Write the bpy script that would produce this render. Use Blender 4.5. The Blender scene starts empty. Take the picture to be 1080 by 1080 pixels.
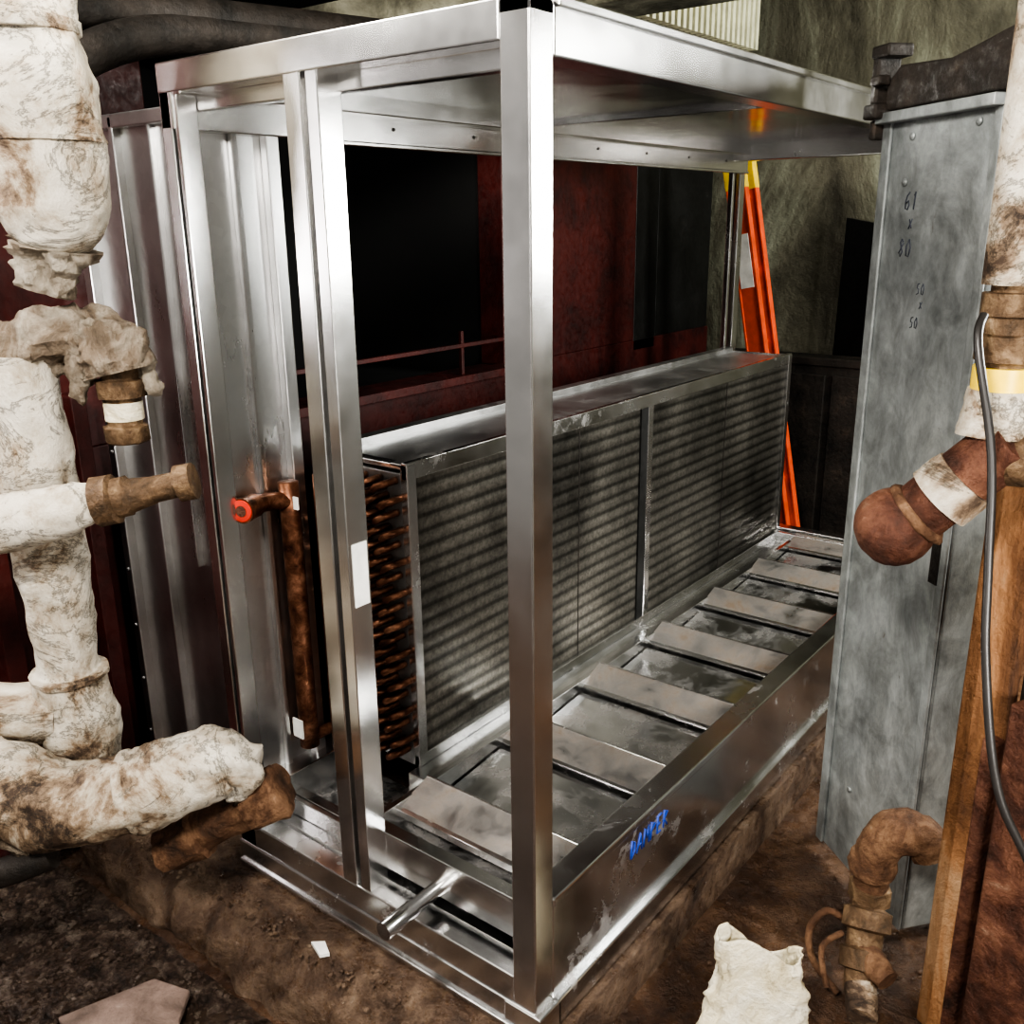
import bpy, bmesh, math, random
from mathutils import Vector, Matrix, noise
random.seed(4)
scene=bpy.context.scene
COL=scene.collection
# ---------------------------------------------------------------- materials
def newmat(n):
    m=bpy.data.materials.new(n); m.use_nodes=True
    nt=m.node_tree; b=nt.nodes['Principled BSDF']
    return m,nt,b
def noise_n(nt,scale,detail=6,rough=.6,dist=0,stretch=None):
    tc=nt.nodes.new('ShaderNodeTexCoord'); n=nt.nodes.new('ShaderNodeTexNoise')
    n.inputs['Scale'].default_value=scale; n.inputs['Detail'].default_value=detail
    n.inputs['Roughness'].default_value=rough; n.inputs['Distortion'].default_value=dist
    if stretch:
        mp=nt.nodes.new('ShaderNodeMapping'); mp.inputs['Scale'].default_value=stretch
        nt.links.new(tc.outputs['Object'],mp.inputs[0]); nt.links.new(mp.outputs[0],n.inputs['Vector'])
    else: nt.links.new(tc.outputs['Object'],n.inputs['Vector'])
    return n
def ramp(nt,src,stops):
    r=nt.nodes.new('ShaderNodeValToRGB'); e=r.color_ramp.elements
    while len(e)<len(stops): e.new(.5)
    for i,(p,c) in enumerate(stops):
        e[i].position=p; e[i].color=(c[0],c[1],c[2],1) if not isinstance(c,(int,float)) else (c,c,c,1)
    nt.links.new(src,r.inputs[0]); return r
def mixc(nt,fac,a,b,mode='MIX'):
    m=nt.nodes.new('ShaderNodeMix'); m.data_type='RGBA'; m.blend_type=mode
    if isinstance(fac,(int,float)): m.inputs[0].default_value=fac
    else: nt.links.new(fac,m.inputs[0])
    for s,v in ((6,a),(7,b)):
        if isinstance(v,tuple): m.inputs[s].default_value=(v[0],v[1],v[2],1)
        else: nt.links.new(v,m.inputs[s])
    return m.outputs[2]
def bump(nt,b,h,strength=.3,dist=.01,prev=None):
    bn=nt.nodes.new('ShaderNodeBump'); bn.inputs['Strength'].default_value=strength; bn.inputs['Distance'].default_value=dist
    nt.links.new(h,bn.inputs['Height'])
    if prev: nt.links.new(prev.outputs[0],bn.inputs['Normal'])
    nt.links.new(bn.outputs[0],b.inputs['Normal']); return bn
def galv(name,c1=.42,c2=.7,rough=(.22,.42),metal=.95,dust=0.,dustc=(.25,.19,.13),sp=70,tint=(1,1,1),nz=.25,wav=.12,vz=.15,stretch=None,dsc=7):
    m,nt,b=newmat(name)
    tc=nt.nodes.new('ShaderNodeTexCoord'); v=nt.nodes.new('ShaderNodeTexVoronoi'); v.inputs['Scale'].default_value=sp
    nt.links.new(tc.outputs['Object'],v.inputs['Vector'])
    n1=noise_n(nt,4,6,.65,0,stretch)
    sep=nt.nodes.new('ShaderNodeSeparateColor'); nt.links.new(v.outputs['Color'],sep.inputs[0])
    ad=nt.nodes.new('ShaderNodeMath'); ad.operation='MULTIPLY_ADD'; ad.inputs[1].default_value=vz
    nt.links.new(sep.outputs[0],ad.inputs[0]); nt.links.new(n1.outputs['Fac'],ad.inputs[2])
    r=ramp(nt,ad.outputs[0],[(.5-nz,(c1*tint[0],c1*tint[1],c1*tint[2])),(.5+nz+vz,(c2*tint[0],c2*tint[1],c2*tint[2]))])
    col=r.outputs[0]
    rr=ramp(nt,n1.outputs['Fac'],[(.3,rough[0]),(.7,rough[1])])
    b.inputs['Metallic'].default_value=metal
    if dust>0:
        n2=noise_n(nt,dsc,9,.72,.3)
        dr=ramp(nt,n2.outputs['Fac'],[(.60-dust*.35,0.),(.90-dust*.3,.9)])
        col=mixc(nt,dr.outputs[0],col,dustc)
        inv=nt.nodes.new('ShaderNodeMath'); inv.operation='MULTIPLY_ADD'; inv.inputs[1].default_value=-metal*.8; inv.inputs[2].default_value=metal
        nt.links.new(dr.outputs[0],inv.inputs[0]); nt.links.new(inv.outputs[0],b.inputs['Metallic'])
        rm=mixc(nt,dr.outputs[0],rr.outputs[0],(.6,.6,.6)); nt.links.new(rm,b.inputs['Roughness'])
    else: nt.links.new(rr.outputs[0],b.inputs['Roughness'])
    nt.links.new(col,b.inputs['Base Color'])
    n3=noise_n(nt,3,2,.5); bump(nt,b,n3.outputs['Fac'],wav,.02)
    return m
def patchy(name,stops,scale=8,rough=(.6,.9),bs=.6,bd=.01,bscale=40,metal=0,dist=.4,detail=9,stretch=None):
    m,nt,b=newmat(name)
    n=noise_n(nt,scale,detail,.68,dist,stretch); r=ramp(nt,n.outputs['Fac'],stops)
    nt.links.new(r.outputs[0],b.inputs['Base Color'])
    n2=noise_n(nt,bscale,8,.7); rr=ramp(nt,n2.outputs['Fac'],[(.35,rough[0]),(.65,rough[1])])
    nt.links.new(rr.outputs[0],b.inputs['Roughness']); b.inputs['Metallic'].default_value=metal
    b1=bump(nt,b,n2.outputs['Fac'],bs,bd); bump(nt,b,n.outputs['Fac'],bs*.7,bd*2,b1)
    return m
def plain(name,c,rough=.6,metal=0):
    m,nt,b=newmat(name); n=noise_n(nt,14,5,.6)
    r=ramp(nt,n.outputs['Fac'],[(.3,tuple(x*.75 for x in c)),(.7,tuple(min(1,x*1.15) for x in c))])
    nt.links.new(r.outputs[0],b.inputs['Base Color']); b.inputs['Roughness'].default_value=rough; b.inputs['Metallic'].default_value=metal
    return m
def insul(name,dirt=.5,sc=7):
    m,nt,b=newmat(name)
    n=noise_n(nt,sc,10,.72,.3); n2=noise_n(nt,sc*.6,8,.75,.7,(1,1,1.5)); n3=noise_n(nt,28,6,.6); n4=noise_n(nt,2.2,4,.6)
    d=dirt*.16
    ad=nt.nodes.new('ShaderNodeMath'); ad.operation='MULTIPLY_ADD'; ad.inputs[1].default_value=.45; nt.links.new(n4.outputs['Fac'],ad.inputs[0])
    sb=nt.nodes.new('ShaderNodeMath'); sb.operation='SUBTRACT'; sb.inputs[1].default_value=.225; nt.links.new(n.outputs['Fac'],sb.inputs[0]); nt.links.new(sb.outputs[0],ad.inputs[2])
    r=ramp(nt,ad.outputs[0],[(.30+d,(.05,.03,.018)),(.37+d,(.20,.14,.09)),(.43+d,(.38,.325,.25)),(.52+d,(.53,.485,.41)),(.76,(.64,.60,.53))])
    cr=ramp(nt,n2.outputs['Fac'],[(.478,1.),(.497,.15),(.503,.15),(.52,1.)])
    col=mixc(nt,.7,r.outputs[0],cr.outputs[0],'MULTIPLY'); nt.links.new(col,b.inputs['Base Color'])
    b.inputs['Roughness'].default_value=.7
    b1=bump(nt,b,n3.outputs['Fac'],.4,.006); b2=bump(nt,b,cr.outputs[0],.4,.005,b1); bump(nt,b,n.outputs['Fac'],.6,.03,b2)
    return m
M_frame=galv('galvanized_frame',.60,.76,(.17,.28),1.,0,nz=.3,wav=.08,vz=.06,tint=(1,.99,.975))
M_base=galv('galvanized_base',.58,.74,(.16,.30),1.,.06,(.16,.11,.07),vz=.06)
M_roof=galv('galvanized_roof',.36,.5,(.12,.22),1.,0,vz=.06,wav=.2)
M_sheet=galv('galvanized_sheet',.60,.82,(.24,.36),1.,.0,sp=45,vz=.14,stretch=(1,1,.4))
M_pan=galv('pan_stainless',.50,.66,(.10,.22),1.,.42,(.13,.09,.055),vz=.05,wav=.5,dsc=6)
M_slat=galv('pan_slat_dusty',.42,.6,(.20,.34),1.,.80,(.19,.13,.08),vz=.05,dsc=8)
M_top=galv('coil_casing_top',.42,.62,(.3,.46),1.,.18,(.12,.10,.08),vz=.08)
def mk_cover():
    m,nt,b=newmat('weathered_galvanized')
    n1=noise_n(nt,3.5,9,.72,.4,(1,1,.6)); n2=noise_n(nt,16,8,.7,.5,(1,1,.7)); n3=noise_n(nt,9,6,.7,1.5)
    r=ramp(nt,n1.outputs['Fac'],[(.3,(.15,.163,.165)),(.5,(.31,.33,.33)),(.7,(.52,.545,.535))])
    r2=ramp(nt,n2.outputs['Fac'],[(.35,(.7,.7,.69)),(.65,(1.22,1.22,1.22))])
    r3=ramp(nt,n3.outputs['Fac'],[(.68,0.),(.75,.8)])
    col=mixc(nt,1.,r.outputs[0],r2.outputs[0],'MULTIPLY'); col=mixc(nt,r3.outputs[0],col,(.10,.075,.05)); nt.links.new(col,b.inputs['Base Color'])
    b.inputs['Metallic'].default_value=.5; rr=ramp(nt,n2.outputs['Fac'],[(.3,.36),(.7,.56)]); nt.links.new(rr.outputs[0],b.inputs['Roughness'])
    bump(nt,b,n1.outputs['Fac'],.15,.02); return m
M_cover=mk_cover()
M_plate=galv('coil_end_plate',.2,.3,(.35,.5),.9,.2,(.1,.07,.05))
M_ins=insul('insulation_jacket',.30,7)
M_ins2=insul('insulation_grimy',.60,7)
M_cloth=patchy('torn_cloth_wrap',[(.3,(.05,.035,.022)),(.45,(.20,.15,.105)),(.6,(.40,.35,.28)),(.78,(.60,.55,.48))],12,(.8,1),1.,.02,38,stretch=(1,1,.5))
M_rust=patchy('rust',[(.3,(.03,.016,.010)),(.48,(.12,.06,.032)),(.62,(.26,.15,.085)),(.8,(.45,.36,.26))],14,(.55,.9),1.,.01,60,.3)
M_rustred=patchy('rust_red_brown',[(.3,(.02,.009,.006)),(.47,(.09,.034,.020)),(.62,(.19,.085,.05)),(.72,(.30,.19,.13)),(.85,(.42,.33,.26))],11,(.4,.75),1.,.010,45,.3)
M_brass=patchy('old_brass',[(.3,(.03,.02,.012)),(.5,(.13,.08,.045)),(.65,(.28,.19,.11)),(.85,(.5,.42,.3))],18,(.4,.75),.9,.008,60,.4)
M_orust=patchy('orange_rusty_steel',[(.28,(.04,.018,.010)),(.42,(.17,.075,.03)),(.56,(.36,.18,.08)),(.72,(.52,.36,.22)),(.85,(.6,.52,.42))],9,(.6,.9),1.,.01,50,.1,stretch=(1,1,.22))
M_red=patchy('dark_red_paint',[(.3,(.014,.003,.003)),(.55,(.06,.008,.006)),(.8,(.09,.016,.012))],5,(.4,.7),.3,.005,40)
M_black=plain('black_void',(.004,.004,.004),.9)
M_dark=patchy('dark_iron',[(.35,(.010,.009,.008)),(.6,(.035,.028,.023)),(.8,(.10,.07,.05))],8,(.45,.8),.6,.006,50,.4)
M_beam=patchy('dusty_ceiling_steel',[(.3,(.03,.028,.018)),(.5,(.13,.125,.09)),(.75,(.34,.33,.25))],6,(.6,.9),.6,.01,40)
M_dsheet=galv('dark_sheet',.03,.07,(.35,.5),.8,.1,(.03,.022,.02))
M_copper=patchy('tarnished_copper',[(.3,(.03,.012,.008)),(.5,(.16,.07,.04)),(.75,(.48,.25,.16))],24,(.3,.55),.3,.002,60,.85)
M_concrete=patchy('stained_concrete',[(.3,(.035,.03,.02)),(.48,(.115,.105,.075)),(.6,(.21,.21,.155)),(.8,(.38,.40,.32))],2.6,(.75,.95),.8,.02,24,stretch=(1,1,.35),dist=1.)
M_ceil=patchy('ceiling_concrete',[(.35,(.05,.05,.035)),(.6,(.14,.145,.11)),(.8,(.25,.26,.2))],3,(.8,.95),.5,.01,30)
M_orange=plain('ladder_orange',(.75,.10,.03),.45)
M_yellow=plain('ladder_yellow',(.85,.6,.04),.4)
M_white=plain('label_white',(.8,.8,.76),.5)
M_bluem=plain('blue_marker',(.02,.06,.38),.6)
M_mark=plain('marker_grey',(.03,.035,.05),.6)
M_cable=plain('cable_black',(.02,.018,.017),.4)
M_bag=patchy('sack_cream',[(.3,(.45,.37,.22)),(.45,(.70,.63,.45)),(.65,(.84,.80,.68))],7,(.6,.8),.8,.02,14,dist=1.2)
M_redcap=plain('red_plastic',(.50,.035,.02),.4)
M_cream=plain('cream_ribbed',(.72,.70,.5),.6)
M_mud=patchy('mud_curb',[(.3,(.025,.014,.009)),(.46,(.10,.06,.038)),(.6,(.20,.135,.09)),(.72,(.32,.25,.19)),(.85,(.48,.43,.37))],9,(.12,.8),1.,.025,30)
M_floor=patchy('floor_dirt',[(.3,(.012,.006,.004)),(.48,(.065,.034,.019)),(.62,(.14,.08,.047)),(.8,(.34,.27,.22))],6,(.04,.6),1.,.02,22)
M_wet=patchy('wet_gravel_mat',[(.35,(.02,.014,.010)),(.5,(.075,.05,.038)),(.65,(.19,.15,.12)),(.8,(.42,.38,.34))],26,(.02,.18),1.,.03,50)
M_puddle=patchy('muddy_water',[(.3,(.02,.012,.008)),(.7,(.05,.032,.02))],5,(.01,.04),.5,.012,40)
M_tile=patchy('broken_board',[(.3,(.07,.05,.04)),(.6,(.24,.17,.14)),(.8,(.42,.34,.29))],9,(.6,.9),.8,.008,50)
def mk_fin():
    m,nt,b=newmat('coil_fins'); tc=nt.nodes.new('ShaderNodeTexCoord')
    w=nt.nodes.new('ShaderNodeTexWave'); w.bands_direction='Z'; w.inputs['Scale'].default_value=8.2; w.inputs['Distortion'].default_value=.08; w.inputs['Detail'].default_value=1; w.inputs['Detail Scale'].default_value=1.
    nt.links.new(tc.outputs['Object'],w.inputs['Vector'])
    n=noise_n(nt,2.2,6,.6,0,(1,1,.6)); n2=noise_n(nt,90,3,.6)
    r=ramp(nt,w.outputs['Fac'],[(.05,(.05,.049,.046)),(.3,(.10,.098,.092)),(.9,(.135,.131,.123))]); r2=ramp(nt,n.outputs['Fac'],[(.36,(.45,.44,.42)),(.64,(1.5,1.45,1.35))]); r4=ramp(nt,n2.outputs['Fac'],[(.35,.75),(.65,1.25)])
    col=mixc(nt,1.,r.outputs[0],r2.outputs[0],'MULTIPLY'); col=mixc(nt,1.,col,r4.outputs[0],'MULTIPLY'); nt.links.new(col,b.inputs['Base Color'])
    b.inputs['Metallic'].default_value=.75
    rr=ramp(nt,n.outputs['Fac'],[(.35,.30),(.65,.44)]); nt.links.new(rr.outputs[0],b.inputs['Roughness'])
    bump(nt,b,w.outputs['Fac'],.22,.005); return m
M_fin=mk_fin()
# ---------------------------------------------------------------- geometry helpers
def empty(name,loc=(0,0,0)):
    e=bpy.data.objects.new(name,None); e.empty_display_size=.1; COL.objects.link(e); return e
def mkobj(name,verts,faces,mat,parent=None,smooth=False,bevel=0,M=None):
    me=bpy.data.meshes.new(name); me.from_pydata([tuple(v) for v in verts],[],faces); me.update()
    bm=bmesh.new(); bm.from_mesh(me); bmesh.ops.recalc_face_normals(bm,faces=bm.faces)
    if M is not None: bmesh.ops.transform(bm,matrix=M,verts=bm.verts)
    bm.to_mesh(me); bm.free()
    me.materials.append(mat)
    if smooth:
        for p in me.polygons: p.use_smooth=True
    o=bpy.data.objects.new(name,me); COL.objects.link(o)
    if bevel:
        md=o.modifiers.new('bevel','BEVEL'); md.width=bevel; md.segments=2; md.limit_method='ANGLE'
    if parent: o.parent=parent
    return o
BF=[(0,1,3,2),(4,6,7,5),(0,4,5,1),(2,3,7,6),(0,2,6,4),(1,5,7,3)]
def bv(a,b):
    return [Vector((x,y,z)) for x in (a[0],b[0]) for y in (a[1],b[1]) for z in (a[2],b[2])]
def box(name,a,b,mat,parent=None,bevel=.003,M=None):
    return mkobj(name,bv(a,b),BF,mat,parent,False,bevel,M)
def boxes(name,lst,mat,parent=None,bevel=.003,M=None):
    V=[];Fc=[]
    for a,b in lst:
        k=len(V); V+=bv(a,b); Fc+=[tuple(i+k for i in f) for f in BF]
    return mkobj(name,V,Fc,mat,parent,False,bevel,M)
def prism(name,poly,vec,mat,parent=None,bevel=0,M=None):
    n=len(poly); V=[Vector(p) for p in poly]+[Vector(p)+Vector(vec) for p in poly]
    Fc=[tuple(range(n)),tuple(range(2*n-1,n-1,-1))]+[(i,(i+1)%n,(i+1)%n+n,i+n) for i in range(n)]
    return mkobj(name,V,Fc,mat,parent,False,bevel,M)
def tubedata(pts,rad,seg=24,sub=6,lump=0,lscale=8,flat=False,spline=True,seed=0):
    P=[Vector(p) for p in pts]
    if not isinstance(rad,(list,tuple)): rad=[rad]*len(P)
    pp=[];rr=[]
    if spline and len(P)>1:
        for i in range(len(P)-1):
            p0=P[max(i-1,0)];p1=P[i];p2=P[i+1];p3=P[min(i+2,len(P)-1)]
            for k in range(sub):
                t=k/sub
                pp.append(.5*((2*p1)+(p2-p0)*t+(2*p0-5*p1+4*p2-p3)*t*t+(3*p1-p0-3*p2+p3)*t**3)); rr.append(rad[i]+(rad[i+1]-rad[i])*t)
        pp.append(P[-1]); rr.append(rad[-1])
    else: pp=P; rr=list(rad)
    n=len(pp); V=[];Fc=[]
    tan=[(pp[min(i+1,n-1)]-pp[max(i-1,0)]) for i in range(n)]
    last=None; up=None
    for i in range(n):
        t=tan[i]
        if t.length<1e-9: t=last
        t=t.normalized()
        if up is None:
            up=Vector((0,0,1)) if abs(t.z)<.9 else Vector((1,0,0))
        up=(up-t*up.dot(t)).normalized(); s=t.cross(up); last=t
        for k in range(seg):
            a=2*math.pi*k/seg; d=up*math.cos(a)+s*math.sin(a); r=rr[i]
            if lump:
                q=pp[i]+d*r; r+=lump*(noise.noise(q*lscale+Vector((seed,0,0)))+.5*noise.noise(q*lscale*2.7)+.25*noise.noise(q*lscale*6))
            V.append(pp[i]+d*r)
        if i>0:
            b=(i-1)*seg
            for k in range(seg): Fc.append((b+k,b+(k+1)%seg,b+seg+(k+1)%seg,b+seg+k))
    V.append(pp[0]); V.append(pp[-1]); e0=len(V)-2
    for k in range(seg):
        Fc.append((e0,(k+1)%seg,k)); b=(n-1)*seg; Fc.append((e0+1,b+k,b+(k+1)%seg))
    return V,Fc
def tube(name,pts,rad,mat,parent=None,smooth=True,**k):
    V,Fc=tubedata(pts,rad,**k); o=mkobj(name,V,Fc,mat,parent,smooth)
    md=o.modifiers.new('es','EDGE_SPLIT'); md.split_angle=math.radians(55)
    return o
def lathe(name,p0,p1,prof,mat,parent=None,seg=28,**k):
    p0=Vector(p0);p1=Vector(p1)
    return tube(name,[p0.lerp(p1,t) for t,r in prof],[r for t,r in prof],mat,parent,spline=False,seg=seg,**k)
def multitube(name,lst,mat,parent=None,**k):
    V=[];Fc=[]
    for pts,r in lst:
        v,f=tubedata(pts,r,**k); n=len(V); V+=v; Fc+=[tuple(i+n for i in x) for x in f]
    return mkobj(name,V,Fc,mat,parent,True)
# ---------------------------------------------------------------- room
def grid(name,x0,x1,y0,y1,z,res,amp,sc,mat,parent=None):
    nx=int((x1-x0)/res);ny=int((y1-y0)/res);V=[];Fc=[]
    for i in range(nx+1):
        for j in range(ny+1):
            x=x0+(x1-x0)*i/nx;y=y0+(y1-y0)*j/ny
            V.append((x,y,z+amp*(noise.noise(Vector((x,y,0))*sc)+.4*noise.noise(Vector((x,y,3))*sc*3))))
    for i in range(nx):
        for j in range(ny):
            a=i*(ny+1)+j; Fc.append((a,a+ny+1,a+ny+2,a+1))
    return mkobj(name,V,Fc,mat,parent,True)
grid('floor',-3.3,2.3,-2.6,3.9,-.13,.05,.012,4,M_floor)
box('wall_back',(-3.4,3.8,-.2),(2.4,3.95,3.0),M_concrete,bevel=0)
box('wall_left',(-3.45,-2.6,-.2),(-3.3,3.8,3.0),M_concrete,bevel=0)
box('wall_right',(2.3,-2.6,-.2),(2.45,3.8,3.0),M_concrete,bevel=0)
box('ceiling',(-3.45,-2.6,2.9),(2.45,3.95,3.05),M_ceil,bevel=0)
def pad():
    V=[];Fc=[];nx=160;prof=[(-.185,-.14),(-.18,-.10),(-.168,-.06),(-.15,-.035),(-.12,-.02),(-.09,-.014),(-.05,-.006),(.1,-.006),(2.75,-.006),(2.78,-.14)]
    for i in range(nx+1):
        x=-1.38+1.41*i/nx
        for j,(y,z) in enumerate(prof):
            w=(.035*noise.noise(Vector((x*4,j*.4,0)))+.016*noise.noise(Vector((x*17,j*.7,5)))) if j<6 else 0
            V.append((x,y+w,z+(.022*noise.noise(Vector((x*11,j*1.3,2)))-.006 if j in(1,2,3,4,5) else 0)))
    m=len(prof)
    for i in range(nx):
        for j in range(m-1):
            a=i*m+j; Fc.append((a,a+m,a+m+1,a+1))
    Fc.append(tuple(range(m)));Fc.append(tuple(range(nx*m+m-1,nx*m-1,-1)))
    return mkobj('concrete_pad',V,Fc,M_mud,None,True)
PAD=pad()
g=bmesh.new(); bmesh.ops.create_icosphere(g,subdivisions=1,radius=1); ICV=[v.co.copy() for v in g.verts]; ICF=[[v.index for v in f.verts] for f in g.faces]; g.free()
def stones(name,n,reg,z,rs,mat,parent=None):
    V=[];Fc=[]
    for i in range(n):
        x=random.uniform(reg[0],reg[1]);y=random.uniform(reg[2],reg[3]); r=random.uniform(*rs)
        k0=len(V); s=Vector((random.uniform(.7,1.5),random.uniform(.7,1.5),random.uniform(.4,.9)))
        for v in ICV: V.append(Vector((v.x*s.x,v.y*s.y,v.z*s.z))*r*(1+.3*random.random())+Vector((x,y,z)))
        Fc+=[tuple(k+k0 for k in f) for f in ICF]
    return mkobj(name,V,Fc,mat,parent,False)
o=stones('wet_gravel',6500,(-1.6,-.25,-.80,-.22),-.120,(.0015,.0075),M_wet)
grid('gravel_bed',-1.9,-.10,-1.1,-.21,-.122,.012,.010,22,M_wet,o)
grid('puddle_water',-1.85,-.12,-1.08,-.215,-.1225,.06,.0004,8,M_puddle,o)
stones('curb_debris',260,(-1.2,-.05,-.14,-.02),-.008,(.0015,.006),M_mud,PAD)
stones('floor_debris',500,(.06,1.0,-.1,1.5),-.128,(.002,.010),M_floor)
Rz=Matrix.Translation((-.74,-.37,-.105))@Matrix.Rotation(math.radians(-8),4,'Z')@Matrix.Rotation(math.radians(3),4,'X')
prism('broken_floor_tile',[(-.14,-.14,0),(.10,-.15,0),(.11,.03,0),(.06,.035,0),(.0,.09,0),(-.09,.05,0)],(0,0,.016),M_tile,None,.004,Rz)
prism('paint_chip',[(-.545,-.09,-.004),(-.50,-.105,-.004),(-.485,-.09,-.002),(-.52,-.072,-.002)],(0,0,.008),M_white)
# ---------------------------------------------------------------- air handling unit frame
A=empty('air_handling_unit_frame')
W=.9;H=1.8;L=2.6;p=.054
boxes('corner_post',[((-p,0,.0),(-.003,.003,H+.07)),((-.003,0,0),(0,p,H+.07)),((-p,0.003,.0),(-.003,p-.002,H+.068))],M_frame,A,.003)
boxes('corner_foot',[((-p-.02,-.006,0),(.014,p+.01,.058))],M_base,A,.003)
boxes('mid_post',[((-.5285,0,.12),(-.486,.06,H-.05)),((-.486,.022,.12),(-.474,.05,H-.05)),((-.474,.002,.12),(-.445,.056,H-.05))],M_frame,A,.002)
boxes('left_post',[((-.9,0,.1),(-.868,.06,H-.05)),((-.868,.02,.1),(-.862,.045,H-.05)),((-.862,.004,.1),(-.850,.05,H-.05))],M_frame,A,.002)
boxes('top_front_rail',[((-.9,-.002,H-.055),(-p,.05,H)),((-.85,.05,H-.085),(-p,.075,H-.02))],M_frame,A,.003)
boxes('top_long_rail',[((-.05,p,H-.075),(.002,L,H)),((-.002,p,H-.012),(.012,L,H+.003)),((-.075,p,H-.06),(-.05,L,H-.02))],M_frame,A,.003)
boxes('top_rear_rail',[((-.9,.0,1.68),(-.86,L,H)),((-.86,.0,1.74),(-.83,L,H-.01)),((-.862,.28,1.672),(-.855,L,1.683))],M_frame,A,.003)
boxes('top_far_rail',[((-.9,L-.05,H-.08),(0,L,H))],M_frame,A,.003)
box('roof_panel',(-.9,.0,H-.02),(0,L,H-.004),M_roof,A,0)
boxes('roof_seam',[((-.86,1.28,H-.032),(-.06,1.30,H-.018))],M_roof,A,.002)
boxes('far_rear_post',[((-.9,L-.09,.2),(-.88,L-.07,1.7)),((-.9,L-.045,0),(-.87,L,H))],M_frame,A,.003)
box('far_post',(-.05,L-.05,0),(0,L,H),M_frame,A,.003)
boxes('rear_corner_panel',[((-.905,.03,.1),(-.895,.262,1.7))],M_sheet,A,.0)
boxes('rear_panel_ribs',[((-.895,.145,.1),(-.88,.160,1.69)),((-.895,.228,.1),(-.872,.262,1.69)),((-.895,.03,.1),(-.88,.06,1.69))],M_sheet,A,.003)
boxes('base_front_rail',[((-.905,-.004,0),(0,.05,.06)),((-.9,.0,.06),(-p,.05,.12)),((-.9,.05,.10),(-p,.085,.125)),((-.9,-.012,0),(0,.0,.012))],M_base,A,.003)
boxes('base_front_inner_sill',[((-.84,.085,.10),(-.47,.10,.17)),((-.84,.12,.1),(-.5,.15,.15))],M_base,A,.002)
boxes('base_long_rail',[((-.05,p,.055),(0,L,.285)),((-.05,p,0),(.014,L,.06)),((-.055,p,.27),(.004,L,.29))],M_base,A,.004)
boxes('base_rear_rail',[((-.9,.0,0),(-.84,L,.2)),((-.9,L-.05,0),(0,L,.25))],M_base,A,.003)
box('base_floor_sheet',(-.88,.05,.08),(-.45,.36,.10),M_pan,A,0)
scr=[]
for y in (.35,.6,.9,1.2,1.5,1.8,2.1,2.4): scr.append(([(-.861,y,1.715),(-.857,y,1.715)],.004))
multitube('screws',scr,M_dark,A,seg=8,spline=False)
GL={'6':[[(.7,1),(.3,.8),(.1,.4),(.2,.05),(.6,0),(.8,.25),(.6,.5),(.15,.35)]],'4':[[(.2,1),(.1,.45),(.8,.5)],[(.65,.9),(.6,0)]],
'1':[[(.3,.8),(.5,1),(.45,0)]],'x':[[(.1,.8),(.8,.1)],[(.8,.85),(.1,.05)]],'8':[[(.7,.85),(.4,1),(.15,.8),(.7,.25),(.4,0),(.1,.2),(.75,.8)]],
'0':[[(.5,1),(.1,.6),(.2,.05),(.65,0),(.85,.5),(.5,1)]],'5':[[(.8,1),(.25,.95),(.2,.55),(.7,.5),(.7,.1),(.15,.0)]],
'D':[[(.15,0),(.2,1),(.7,.8),(.8,.3),(.15,0)]],'A':[[(0,0),(.5,1),(.9,0)],[(.2,.4),(.75,.4)]],'M':[[(0,0),(.15,1),(.5,.4),(.85,1),(1,0)]],'P':[[(.1,0),(.15,1),(.8,.8),(.15,.5)]],'E':[[(.8,1),(.1,1),(.1,0),(.8,0)],[(.1,.5),(.6,.5)]],'R':[[(.1,0),(.15,1),(.8,.8),(.15,.5),(.85,0)]]}
def strokes(name,items,mat,par,M,r=.0015):
    lst=[]
    for s,x,z,h in items:
        for i,ch in enumerate(s):
            for st in GL[ch]: lst.append(([M@Vector((x+(i*.95+q[0]*.75+q[1]*.1)*h*.7,0,z+q[1]*h)) for q in st],r))
    return multitube(name,lst,mat,par,seg=6,spline=False)
strokes('blue_marking',[('DAMPER',.335,.205,.042)],M_bluem,A,Matrix(((0,0,0,-.0003),(1,0,0,0),(0,0,1,0),(0,0,0,1))),.0028)
box('label',(-.4445,.012,.78),(-.4435,.05,.91),M_white,A,0)
# ---------------------------------------------------------------- drain pan
D=empty('drain_pan')
box('pan_floor',(-.61,.06,.15),(-.05,L-.06,.165),M_pan,D,0)
boxes('pan_rims',[((-.47,.055,.15),(-.055,.075,.25)),((-.47,.045,.243),(-.055,.078,.252)),((-.535,.30,.16),(-.525,L-.06,.215)),((-.615,.30,.16),(-.53,L-.06,.20)),((-.075,.075,.16),(-.052,L-.06,.22)),((-.61,L-.09,.16),(-.05,L-.06,.24))],M_base,D,.002)
for i in range(7):
    y=.17+i*.377
    M=Matrix.Translation((-.295,y,.210))@Matrix.Rotation(math.radians(18),4,'X')
    boxes('slat_%d'%(i+1),[((-.225,-.0,-.002),(.225,.105,.001))],M_slat,D,.001,M)
    boxes('slat_lip_%d'%(i+1),[((-.226,-.008,-.022),(.226,0.004,.004)),((-.226,.102,-.03),(.226,.108,.003))],M_base,D,.0015,M)
    if i<6:
        M2=Matrix.Translation((-.295,y+.11,.170))@Matrix.Rotation(math.radians(5),4,'X')
        boxes('bay_sheet_%d'%(i+1),[((-.215,0,-.001),(.215,.255,.001))],M_pan,D,0,M2)
boxes('slat_side_rails',[((-.53,.075,.165),(-.515,L-.06,.225)),((-.09,.075,.165),(-.075,L-.06,.225))],M_base,D,.001)
lathe('drain_stub',(-.30,.07,.165),(-.30,-.10,.165),[(0,.017),(.5,.017),(.52,.019),(1,.019)],M_frame,D,20)
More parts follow.
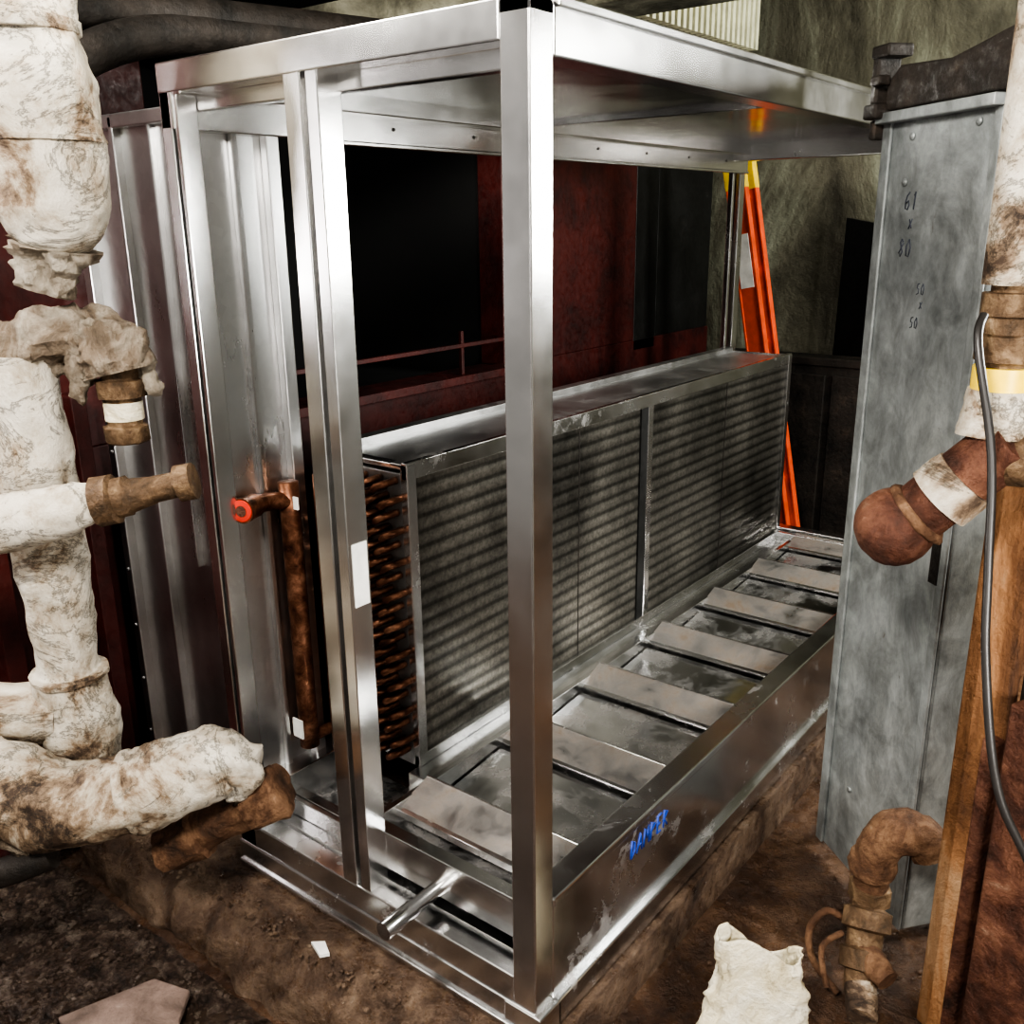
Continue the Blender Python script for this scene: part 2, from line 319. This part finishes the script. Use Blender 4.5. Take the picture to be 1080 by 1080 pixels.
# ---------------------------------------------------------------- coil
K=empty('heating_coil')
c0,c1,zb,zt=.335,2.565,.2,.975
box('fin_block',(-.88,c0+.02,zb+.02),(-.618,c1-.02,zt-.01),M_fin,K,0)
boxes('casing_top',[((-.9,c0,zt-.012),(-.61,c1,zt-.006)),((-.66,c0,zt-.006),(-.612,c1,zt+.002)),((-.905,c0,zt-.01),(-.865,c1,zt+.012))],M_top,K,.002)
boxes('casing',[((-.625,c0,zt-.035),(-.608,c1,zt+.006)),((-.9,c0,zt-.01),(-.61,c0+.03,zt+.001)),
 ((-.625,c0,zb),(-.608,c1,zb+.03)),((-.628,c0,zb),(-.606,c0+.03,zt)),((-.628,c1-.03,zb),(-.606,c1,zt)),((-.622,1.43,zb),(-.610,1.46,zt)),
 ((-.9,c1-.004,zb),(-.61,c1,zt))],M_base,K,.002)
boxes('fin_joints',[((-.620,y-.0015,zb+.02),(-.6168,y+.0015,zt-.03)) for y in (1.05,2.0)],M_dark,K,0)
boxes('dark_baffle',[((-.622,1.39,zb+.02),(-.6125,1.43,zt-.035))],M_dsheet,K,0)
box('end_plate',(-.895,c0,zb),(-.625,c0+.012,zt-.02),M_plate,K,.002)
ub=[]
for r in range(19):
    z=.235+r*.0385
    for c in range(5):
        x=-.875+c*.049+(.018 if r%2 else 0); dz=.009
        ub.append(([(x,c0,z-dz),(x,c0-.03,z-dz),(x+.012,c0-.048,z-.004),(x+.024,c0-.048,z+.004),(x+.036,c0-.03,z+dz),(x+.036,c0,z+dz)],.0088))
multitube('return_bends',ub,M_copper,K,seg=10,sub=3)
multitube('headers',[([(-.86,.2,.24),(-.86,.2,.93)],.024),([(-.79,.24,.24),(-.79,.24,.95)],.02),([(-.86,.2,.885),(-.862,.14,.895),(-.852,.07,.90)],.021),
  ([(-.86,.2,.26),(-.85,.33,.26)],.015),([(-.79,.24,.9),(-.79,.34,.9)],.015)],M_copper,K,seg=20)
sd=Vector((.35,-.94,.02)).normalized(); s0=Vector((-.857,.10,.898))
lathe('header_coupling',s0,s0+sd*.045,[(0,.027),(1,.027)],M_copper,K)
lathe('coupling_rim',s0+sd*.040,s0+sd*.052,[(0,.029),(1,.029)],M_copper,K)
lathe('red_cap',s0+sd*.050,s0+sd*.055,[(0,.026),(1,.024)],M_redcap,K)
lathe('red_cap_recess',s0+sd*.0552,s0+sd*.0558,[(0,.013),(1,.013)],M_rustred,K)
boxes('tag',[((-.885,.172,.27),(-.85,.176,.32)),((-.835,.19,.87),(-.82,.194,.90))],M_white,K,0)
lathe('red_plug',(-.62,.12,.16),(-.62,.09,.16),[(0,.014),(1,.014)],M_redcap,K)
# ---------------------------------------------------------------- left galvanised panels
P=empty('galvanized_duct_panel')
box('sheet',(-1.42,.105,.0),(-.905,.12,1.735),M_sheet,P,0)
boxes('standing_seams',[((-1.42,.08,.0),(-1.39,.12,1.735)),((-1.24,.085,0),(-1.225,.11,1.735)),((-1.10,.09,.7),(-1.09,.11,1.735)),((-1.42,.085,1.71),(-.905,.12,1.74)),((-.99,.085,0),(-.905,.11,1.735))],M_sheet,P,.003)
rv=[]
for i in range(10): rv.append(([(-1.405,.082,.15+i*.16),(-1.405,.077,.15+i*.16)],.005))
multitube('rivets',rv,M_plate,P,seg=8,spline=False)
# ---------------------------------------------------------------- dark red housing behind
B=empty('red_steel_housing')
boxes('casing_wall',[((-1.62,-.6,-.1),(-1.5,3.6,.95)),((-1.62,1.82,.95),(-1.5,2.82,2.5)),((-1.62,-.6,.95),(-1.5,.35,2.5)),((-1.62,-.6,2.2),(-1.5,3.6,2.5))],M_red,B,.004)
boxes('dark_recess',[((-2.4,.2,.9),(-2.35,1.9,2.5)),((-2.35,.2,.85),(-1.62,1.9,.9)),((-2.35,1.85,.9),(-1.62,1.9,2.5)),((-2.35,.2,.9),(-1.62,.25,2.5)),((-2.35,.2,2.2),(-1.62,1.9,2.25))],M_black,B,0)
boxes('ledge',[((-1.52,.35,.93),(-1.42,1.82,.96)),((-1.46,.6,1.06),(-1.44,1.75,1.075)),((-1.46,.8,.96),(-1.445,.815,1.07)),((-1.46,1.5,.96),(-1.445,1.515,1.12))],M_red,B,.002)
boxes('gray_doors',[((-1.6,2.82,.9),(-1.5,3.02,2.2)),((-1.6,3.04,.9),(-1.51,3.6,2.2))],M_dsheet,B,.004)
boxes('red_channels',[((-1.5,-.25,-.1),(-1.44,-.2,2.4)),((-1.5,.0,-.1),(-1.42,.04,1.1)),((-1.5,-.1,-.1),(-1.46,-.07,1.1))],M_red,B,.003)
# ---------------------------------------------------------------- right cover sheet
e=Vector((.286,-.233,0)).normalized(); nb=Vector((0,0,1)).cross(e)
MC=Matrix(((e.x,nb.x,0,.15),(e.y,nb.y,0,1.08),(0,0,1,0),(0,0,0,1)))
CV=empty('galvanized_column_cover')
boxes('cover_sheet',[((0,0,-.10),(.37,.012,1.71)),((0,0,-.1),(.012,.14,1.71)),((.358,0,-.1),(.37,.14,1.71))],M_cover,CV,.004,MC)
boxes('cover_lips',[((0,-.008,-.1),(.03,.0,1.71)),((.0,-.03,1.69),(.37,.0,1.712)),((.345,-.008,-.1),(.37,.0,1.71))],M_cover,CV,.003,MC)
rv=[]
for (x,z) in [(.10,1.66),(.30,1.67),(.09,1.57),(.12,.12)]:
    rv.append(([MC@Vector((x,-.001,z)),MC@Vector((x,-.004,z))],.008))
multitube('bolts',rv,M_cover,CV,seg=10,spline=False)
boxes('shadow_strip',[((.325,-.0095,.76),(.352,-.004,.95))],M_dark,CV,0,MC)  # dark strip paints in the shadow near the cover's right edge
strokes('handwriting',[('61',.095,1.515,.035),('x',.115,1.475,.025),('80',.09,1.42,.035)],M_mark,CV,MC@Matrix.Translation((0,-.0003,0)),.0016)
strokes('handwriting_small',[('50',.165,1.345,.022),('x',.18,1.315,.018),('50',.155,1.275,.022)],M_mark,CV,MC@Matrix.Translation((0,-.0001,0)),.0012)
I=empty('rusty_beam_end')
prism('beam',[(.02,-.02,1.715),(.5,-.02,1.715),(.5,-.02,1.84),(.28,-.02,1.80),(.22,-.02,1.79),(.06,-.02,1.80),(.02,-.02,1.77)],(0,.12,0),M_dark,I,.004,MC)
boxes('clamp',[((-.016,-.05,1.70),(.03,.04,1.73)),((-.018,-.035,1.73),(.005,.02,1.84)),((-.018,-.04,1.82),(.045,.02,1.845)),((.0,-.05,1.765),(.035,-.02,1.785)),((-.018,-.03,1.66),(0,.0,1.70))],M_dark,I,.005,MC)
# ---------------------------------------------------------------- rusty column right
Cc=empty('rusty_steel_column')
MR=Matrix.Translation((.535,.62,0))@Matrix.Rotation(math.radians(-25),4,'Z')
boxes('flange',[((0,0,-.12),(.035,.25,2.88)),((.0,.0,-.12),(.10,.02,1.12))],M_orust,Cc,.006,MR)
boxes('web',[((.075,-.03,-.12),(.105,.0,.60)),((.13,-.05,-.12),(.40,.05,.70))],M_rustred,Cc,.005,MR)
boxes('back_member',[((.10,.02,-.12),(.40,.06,1.3))],M_dark,Cc,.005,MR)
# ---------------------------------------------------------------- right insulated pipe assembly
R1=empty('insulated_riser_pipe')
vx,vy=.555,.49
lathe('jacket',(vx,vy,2.88),(vx,vy,1.40),[(0,.047),(.3,.047),(.301,.050),(.6,.050),(.601,.047),(1,.047)],M_ins,R1,lump=.002,lscale=20)
lathe('coupling',(vx,vy,1.41),(vx,vy,1.27),[(0,.034),(.15,.034),(.16,.046),(.4,.046),(.42,.038),(.6,.038),(.62,.047),(.9,.047),(.92,.036),(1,.036)],M_brass,R1,8)
lathe('yellow_tape',(vx,vy,1.275),(vx,vy,1.235),[(0,.045),(1,.045)],M_yellow,R1)
tube('lower_jacket',[(vx,vy,1.24),(vx,vy,1.20),(vx,vy-.002,1.165)],[.047,.054,.058],M_ins,R1,lump=.005,lscale=25)
E1=R1
tube('elbow',[(vx+.04,vy-.02,1.17),(vx+.005,vy-.01,1.135),(vx-.05,vy-.025,1.075),(vx-.09,vy-.035,1.03)],[.045,.05,.05,.05],M_rustred,E1)
tube('side_branch',[(vx,vy,1.13),(vx+.1,vy-.02,1.14),(vx+.25,vy-.04,1.15)],[.045,.045,.045],M_brass,E1)
def ball(name,c,r,mat,par):
    bm=bmesh.new(); bmesh.ops.create_uvsphere(bm,u_segments=48,v_segments=32,radius=r)
    me=bpy.data.meshes.new(name); bm.to_mesh(me); bm.free(); me.materials.append(mat)
    for q in me.polygons:q.use_smooth=True
    for v in me.vertices: v.co=Vector(c)+Vector(v.co)*(1+.05*noise.noise(v.co*20)+.02*noise.noise(v.co*70))
    o=bpy.data.objects.new(name,me); COL.objects.link(o); o.parent=par; return o
ball('cap_ball',(.43,.446,1.0),.066,M_rustred,E1)
lathe('weld_ring',(.455,.452,1.02),(.467,.455,1.032),[(0,.055),(.3,.060),(.7,.060),(1,.055)],M_rust,E1,lump=.004,lscale=50)
tube('white_wrap',[(vx-.03,vy-.02,1.095),(vx-.065,vy-.028,1.055)],[.055,.057],M_ins,E1,lump=.004,lscale=25)
tube('power_cable',[(.535,.40,1.36),(.54,.365,1.319),(.583,.337,1.166),(.607,.297,1.009),(.628,.261,.876),(.672,.227,.704),(.734,.23,.584),(.85,.25,.35),(.95,.3,.0),(1.0,.35,-.10),(1.1,.45,-.12)],.0065,M_cable,None,seg=10)
# ---------------------------------------------------------------- lower right pipe
R2=empty('rusty_drain_valve_pipe')
bx,by=.395,.70
tube('elbow_top',[(bx,by,.02),(bx,by,.12),(bx+.003,by,.18),(bx+.03,by+.015,.235),(bx+.08,by+.04,.235),(bx+.10,by+.05,.20)],[.036,.036,.044,.05,.046,.044],M_rust,R2,lump=.005,lscale=30)
lathe('elbow_collar',(bx,by,.175),(bx,by,.135),[(0,.048),(.5,.052),(1,.048)],M_rust,R2,lump=.003,lscale=40)
lathe('hex_nut',(bx,by,.10),(bx,by,.06),[(0,.046),(1,.046)],M_brass,R2,6)
lathe('valve_body',(bx,by,.07),(bx+.03,by-.11,-.085),[(0,.036),(.12,.036),(.15,.052),(.35,.054),(.38,.040),(.55,.038),(.58,.050),(.78,.050),(.8,.036),(1,.036)],M_brass,R2,10,lump=.004,lscale=35)
tube('valve_side',[(bx+.01,by-.06,-.01),(bx+.05,by-.09,-0.02),(bx+.085,by-.11,-.03)],[.026,.030,.026],M_rust,R2,lump=.004,lscale=35)
tube('valve_outlet',[(bx+.03,by-.11,-.07),(bx+.045,by-.14,-.09),(bx+.055,by-.17,-.098)],[.032,.034,.028],M_ins2,R2,lump=.004,lscale=35)
multitube('side_hose',[([(bx-.02,by-.04,.01),(bx-.07,by-.05,.03),(bx-.10,by-.07,-.02),(bx-.08,by-.09,-.08),(bx-.01,by-.12,-.11)],.008),([(bx-.03,by-.06,-.0),(bx-.06,by-.10,-.03),(bx-.03,by-.14,-.09)],.007)],M_rust,R2,seg=10)
def bag():
    V=[];n=64;m=40
    for j in range(m+1):
        t=j/m; z=-.125+.275*t
        w=.108*(1-.20*t)+.008*math.sin(t*6); d=.06*(1-.72*t)+.006
        for k in range(n):
            a=2*math.pi*k/n; ca,sa=math.cos(a),math.sin(a)
            q=Vector((ca*1.6,sa*1.6,t*3)); ridg=lambda v:(1-abs(noise.noise(v))*2.6)
            f=1+.14*noise.noise(q*1.5)+.10*ridg(q*1.7)-.05+.05*ridg(q*3.7)
            zz=z
            if j>m*.75: zz+=(j/m-.75)*4*(.030*(-ca)+.018*math.cos(a*3+1))-.012*(j/m-.75)*4*(1-abs(ca))
            V.append((.297+ca*w*f*.80+sa*d*f*.5, .335+ca*w*f*.58-sa*d*f*.6, zz))
    Fc=[(j*n+k,j*n+(k+1)%n,(j+1)*n+(k+1)%n,(j+1)*n+k) for j in range(m) for k in range(n)]
    Fc.append(tuple(range(n)))
    G=empty('crumpled_paper_sack'); o=mkobj('sack_body',V,Fc,M_bag,G,True)
    sd=o.modifiers.new('s','SOLIDIFY'); sd.thickness=.003
bag()
# ---------------------------------------------------------------- left pipes
Q=empty('insulated_overhead_pipe')
tube('jacket',[(-.94,-.235,2.88),(-.94,-.235,2.2),(-.94,-.23,1.92),(-.938,-.23,1.83),(-.935,-.226,1.74),(-.935,-.226,1.62),(-.93,-.226,1.53),(-.925,-.226,1.475),(-.925,-.226,1.455)],[.095,.095,.092,.088,.106,.108,.095,.07,.04],M_ins,Q,lump=.010,lscale=11,sub=10,seg=56)
lathe('strap',(-.94,-.23,1.85),(-.94,-.23,1.825),[(0,.090),(.1,.097),(.9,.097),(1,.094)],M_ins2,Q,32,lump=.004)
lathe('seam_band',(-.935,-.226,1.655),(-.935,-.226,1.645),[(0,.106),(.2,.111),(.8,.111),(1,.106)],M_ins2,Q,40,lump=.006,lscale=14)
tube('neck',[(-.93,-.235,1.47),(-.94,-.24,1.43),(-.95,-.252,1.385)],[.075,.055,.05],M_cloth,Q,lump=.03,lscale=24,seg=40)
Q3=empty('insulated_pipe_run')
tube('cloth_wrap',[(-1.12,-.37,1.25),(-1.05,-.32,1.27),(-.99,-.28,1.285),(-.93,-.23,1.30),(-.885,-.20,1.295),(-.86,-.19,1.275),(-.848,-.186,1.255),(-.843,-.184,1.235)],[.05,.055,.06,.055,.052,.056,.062,.064],M_cloth,Q3,lump=.024,lscale=22,seg=48)
tube('cloth_fold',[(-1.0,-.24,1.31),(-.93,-.185,1.325),(-.87,-.15,1.29),(-.82,-.145,1.23),(-.80,-.15,1.19)],[.02,.03,.03,.024,.006],M_cloth,Q3,lump=.016,lscale=26,seg=30)
tube('cloth_tatter',[(-.87,-.235,1.27),(-.90,-.24,1.22),(-.91,-.235,1.17)],[.028,.02,.005],M_cloth,Q3,lump=.014,lscale=34,seg=24)
lathe('hanging_fitting',(-.842,-.19,1.26),(-.842,-.19,1.10),[(0,.036),(.22,.036),(.24,.047),(.44,.047),(.46,.034),(.78,.034),(.8,.043),(.97,.043),(1,.038)],M_brass,Q3,8,lump=.002,lscale=40)
lathe('pale_band',(-.842,-.19,1.180),(-.842,-.19,1.145),[(0,.036),(1,.036)],M_bag,Q3)
tube('vertical_jacket',[(-1.0,-.3,1.27),(-1.0,-.3,1.1),(-1.0,-.3,.9),(-1.0,-.3,.72),(-1.0,-.3,.62),(-1.0,-.3,.60),(-1.0,-.3,.5),(-1.0,-.3,.40),(-1.0,-.3,.32)],[.064,.069,.070,.064,.060,.074,.080,.078,.06],M_ins,Q3,lump=.009,lscale=13,sub=8,seg=48)
lathe('lower_band',(-1.0,-.3,.61),(-1.0,-.3,.595),[(0,.070),(.2,.080),(.8,.080),(1,.074)],M_ins2,Q3,40,lump=.006,lscale=16)
tube('elbow_jacket',[(-1.06,-.52,.46),(-.98,-.48,.42),(-.91,-.43,.39),(-.83,-.35,.385),(-.76,-.27,.41),(-.70,-.20,.44),(-.665,-.165,.455)],[.08,.092,.09,.084,.080,.075,.060],M_ins2,Q3,lump=.013,lscale=13,seg=56,sub=10)
lathe('elbow_band',(-.80,-.315,.395),(-.785,-.30,.40),[(0,.080),(.2,.086),(.8,.086),(1,.080)],M_ins,Q3,40,lump=.006,lscale=16)
tube('torn_flap',[(-.70,-.20,.45),(-.665,-.16,.43),(-.655,-.145,.37),(-.67,-.15,.33)],[.066,.062,.034,.01],M_ins2,Q3,lump=.018,lscale=26,seg=40)
tube('torn_left_end',[(-.98,-.49,.42),(-.955,-.475,.34),(-.93,-.46,.28)],[.08,.05,.012],M_cloth,Q3,lump=.02,lscale=22,seg=40)
tube('branch_left',[(-1.3,-.62,.50),(-1.12,-.45,.53),(-1.0,-.33,.52)],[.07,.07,.06],M_ins2,Q3,lump=.012,lscale=14,seg=40)
b0=Vector((-.82,-.24,.21)); b1=Vector((-.60,-.085,.364))
lathe('rusty_nipple',b0,b1,[(0,.05),(.15,.054),(.3,.055),(.32,.042),(.5,.042),(.6,.042),(.72,.044),(.74,.052),(.85,.055),(.97,.056),(1,.048)],M_rust,Q3,lump=.014,lscale=22,seg=40)
Q4=empty('insulated_union_pipe')
a0=Vector((-1.05,-.54,.94)); a1=Vector((-.648,-.18,1.05))
tube('jacket',[a0,a0.lerp(a1,.3),a0.lerp(a1,.55),a0.lerp(a1,.66)],[.060,.056,.048,.034],M_ins,Q4,lump=.007,lscale=16,seg=40)
lathe('union',a0.lerp(a1,.62),a1,[(0,.032),(.1,.032),(.12,.046),(.28,.048),(.30,.038),(.40,.038),(.42,.032),(.62,.027),(.64,.025),(.84,.025),(.86,.035),(1,.035)],M_brass,Q4,14,lump=.004,lscale=45)
tube('rusty_floor_pipe',[(-1.25,-.78,.2),(-1.0,-.55,.24),(-.9,-.44,.28)],.03,M_dark)
# background ceiling clutter top left
X=empty('ceiling_pipes')
multitube('pipes',[([(-3.2,.7,2.25),(-1.9,1.0,2.25),(-.4,1.3,2.25)],.06),([(-3.2,1.4,2.5),(.5,2.2,2.5)],.08),([(-1.35,-.1,1.95),(-1.35,.15,1.97),(-1.25,.4,1.97),(-1.1,.9,1.97)],.05),
 ([(-1.32,.0,1.78),(-1.30,.1,1.87),(-1.26,.3,1.93),(-1.15,.7,1.95)],.045)],M_dark,X,seg=16)
multitube('pale_pipes',[([(-1.5,.3,2.02),(-.9,1.6,2.04)],.018),([(-1.6,-.2,2.12),(-1.2,.3,2.14),(-.5,1.3,2.14)],.03),([(-2.4,.1,2.3),(-.8,.9,2.3)],.025)],M_beam,X,seg=12)
boxes('beams',[((-3.2,1.6,2.15),(.6,1.72,2.40)),((-3.2,1.54,2.13),(.6,1.78,2.15)),((-2.6,-.5,2.35),(-2.5,3.7,2.6)),((-3.2,.95,2.02),(-.3,1.02,2.12))],M_beam,X)
boxes('junction_box',[((-1.46,.02,1.93),(-1.37,.10,1.98))],M_white,X)
Y=empty('ribbed_ceiling_insulation')
rb=[((-1.35,2.0,2.30),(-1.25,3.4,2.6))]
rb+=[((-1.25,2.0+i*.05,2.25),(-1.2,2.025+i*.05,2.6)) for i in range(28)]
boxes('ribs',rb,M_cream,Y,.002)
# ladder
LD=empty('fiberglass_ladder')
def rail(nm,y,dx=0,lab=True):
    top=Vector((-1.08+dx,y,1.75));bot=Vector((-.70+dx,y,-.12)); d=(bot-top).normalized(); s=Vector((d.z,0,-d.x))
    ln=(bot-top).length
    Mx=Matrix((( s.x,0,d.x,top.x),(s.y,1,d.y,top.y),(s.z,0,d.z,top.z),(0,0,0,1)))
    boxes(nm,[((-.042,-.014,.1),(.042,.014,ln)),((-.046,-.018,.1),(-.036,.02,ln)),((.036,-.018,.1),(.046,.02,ln))],M_orange,LD,.003,Mx)
    boxes(nm+'_cap',[((-.048,-.022,-.02),(.048,.022,.13))],M_yellow,LD,.006,Mx)
    if lab: boxes(nm+'_label',[((-.03,-.0195,.32),(.03,-.0145,.55))],M_white,LD,0,Mx)
rail('rail_1',2.86,.03); rail('rail_2',2.99,.02,False)
rg=[]
for i in range(6):
    t=(i+.5)/6; q=Vector((-1.05,0,1.75)).lerp(Vector((-.67,0,-.12)),t); rg.append(([(q.x,2.86,q.z),(q.x-.01,2.99,q.z)],.014))
multitube('rungs',rg,M_orange,LD,seg=12,spline=False)
prism('leaning_dark_sheet',[(-.86,3.70,-.12),(-.50,3.5,-.12),(-.50,3.52,1.45),(-.83,3.70,1.50)],(.01,.02,0),M_dsheet)
CB=empty('dark_filler_block')  # dark box added to stand in for the dark area low on the far wall
boxes('body',[((-1.3,3.35,-.12),(-.15,3.48,.84)),((-1.32,3.34,.82),(-.13,3.48,.86))],M_dark,CB,.005)
boxes('front_slabs',[((-1.26,3.335,-.05),(-.74,3.35,.78)),((-.71,3.335,-.05),(-.19,3.35,.78))],M_dark,CB,.005)
# ---------------------------------------------------------------- lights
def area(name,loc,target,size,power,col=(1,1,1),sy=None):
    l=bpy.data.lights.new(name,'AREA'); l.energy=power; l.size=size; l.color=col
    if sy: l.shape='RECTANGLE'; l.size_y=sy
    o=bpy.data.objects.new(name,l); COL.objects.link(o); o.location=loc
    o.rotation_euler=(Vector(target)-Vector(loc)).to_track_quat('-Z','Y').to_euler(); return o
area('work_light_main',(.5,-1.6,2.4),(-.5,.6,.6),.4,66,(1,.95,.88))
area('fill_light_left',(-2.8,-1.4,1.6),(-1.0,.1,1.0),.9,28,(1,.94,.93))  # unseen lamp added to brighten reflections in left post and panels
area('work_light_right',(1.9,2.2,1.75),(-.9,.4,1.2),.8,80,(1,1,.95))
area('fill_light_low',(1.6,-.6,1.2),(.2,1.2,.4),.4,26,(1,.96,.9))  # unseen lamp added to brighten the long base rail
area('wall_fill_light',(.4,2.6,2.8),(.2,3.8,2.2),.5,24,(.97,1,.9))  # unseen lamp added to light the upper far wall
area('gravel_fill_light',(-1.3,-.9,2.7),(-.9,-.3,0),.3,26,(1,.95,.88))  # unseen lamp added for glints on the wet gravel
area('beam_fill_light',(-.6,-.3,2.1),(-1.0,1.6,2.4),.3,9,(1,.97,.88))  # added lamp, not real bounce, lifts the beams at top left
w=bpy.data.worlds.new('world'); scene.world=w; w.use_nodes=True
w.node_tree.nodes['Background'].inputs[0].default_value=(1,.96,.9,1); w.node_tree.nodes['Background'].inputs[1].default_value=.18
# ---------------------------------------------------------------- camera
yaw,pitch,roll,f=.6650,.2975,.0128,997.036
F=Vector((-math.sin(yaw)*math.cos(pitch),math.cos(yaw)*math.cos(pitch),-math.sin(pitch)))
R0=Vector((math.cos(yaw),math.sin(yaw),0)); D0=F.cross(R0); Rr=R0*math.cos(roll)+D0*math.sin(roll); Dd=F.cross(Rr)
cam=bpy.data.cameras.new('camera'); cam.sensor_width=36; cam.lens=f/1080*36; cam.clip_start=.02
co=bpy.data.objects.new('camera',cam); COL.objects.link(co)
co.matrix_world=Matrix(((Rr.x,-Dd.x,-F.x,.8586),(Rr.y,-Dd.y,-F.y,-1.1494),(Rr.z,-Dd.z,-F.z,1.5),(0,0,0,1)))
scene.camera=co
scene.view_settings.view_transform='AgX'; scene.view_settings.look='AgX - High Contrast'; scene.view_settings.exposure=.65
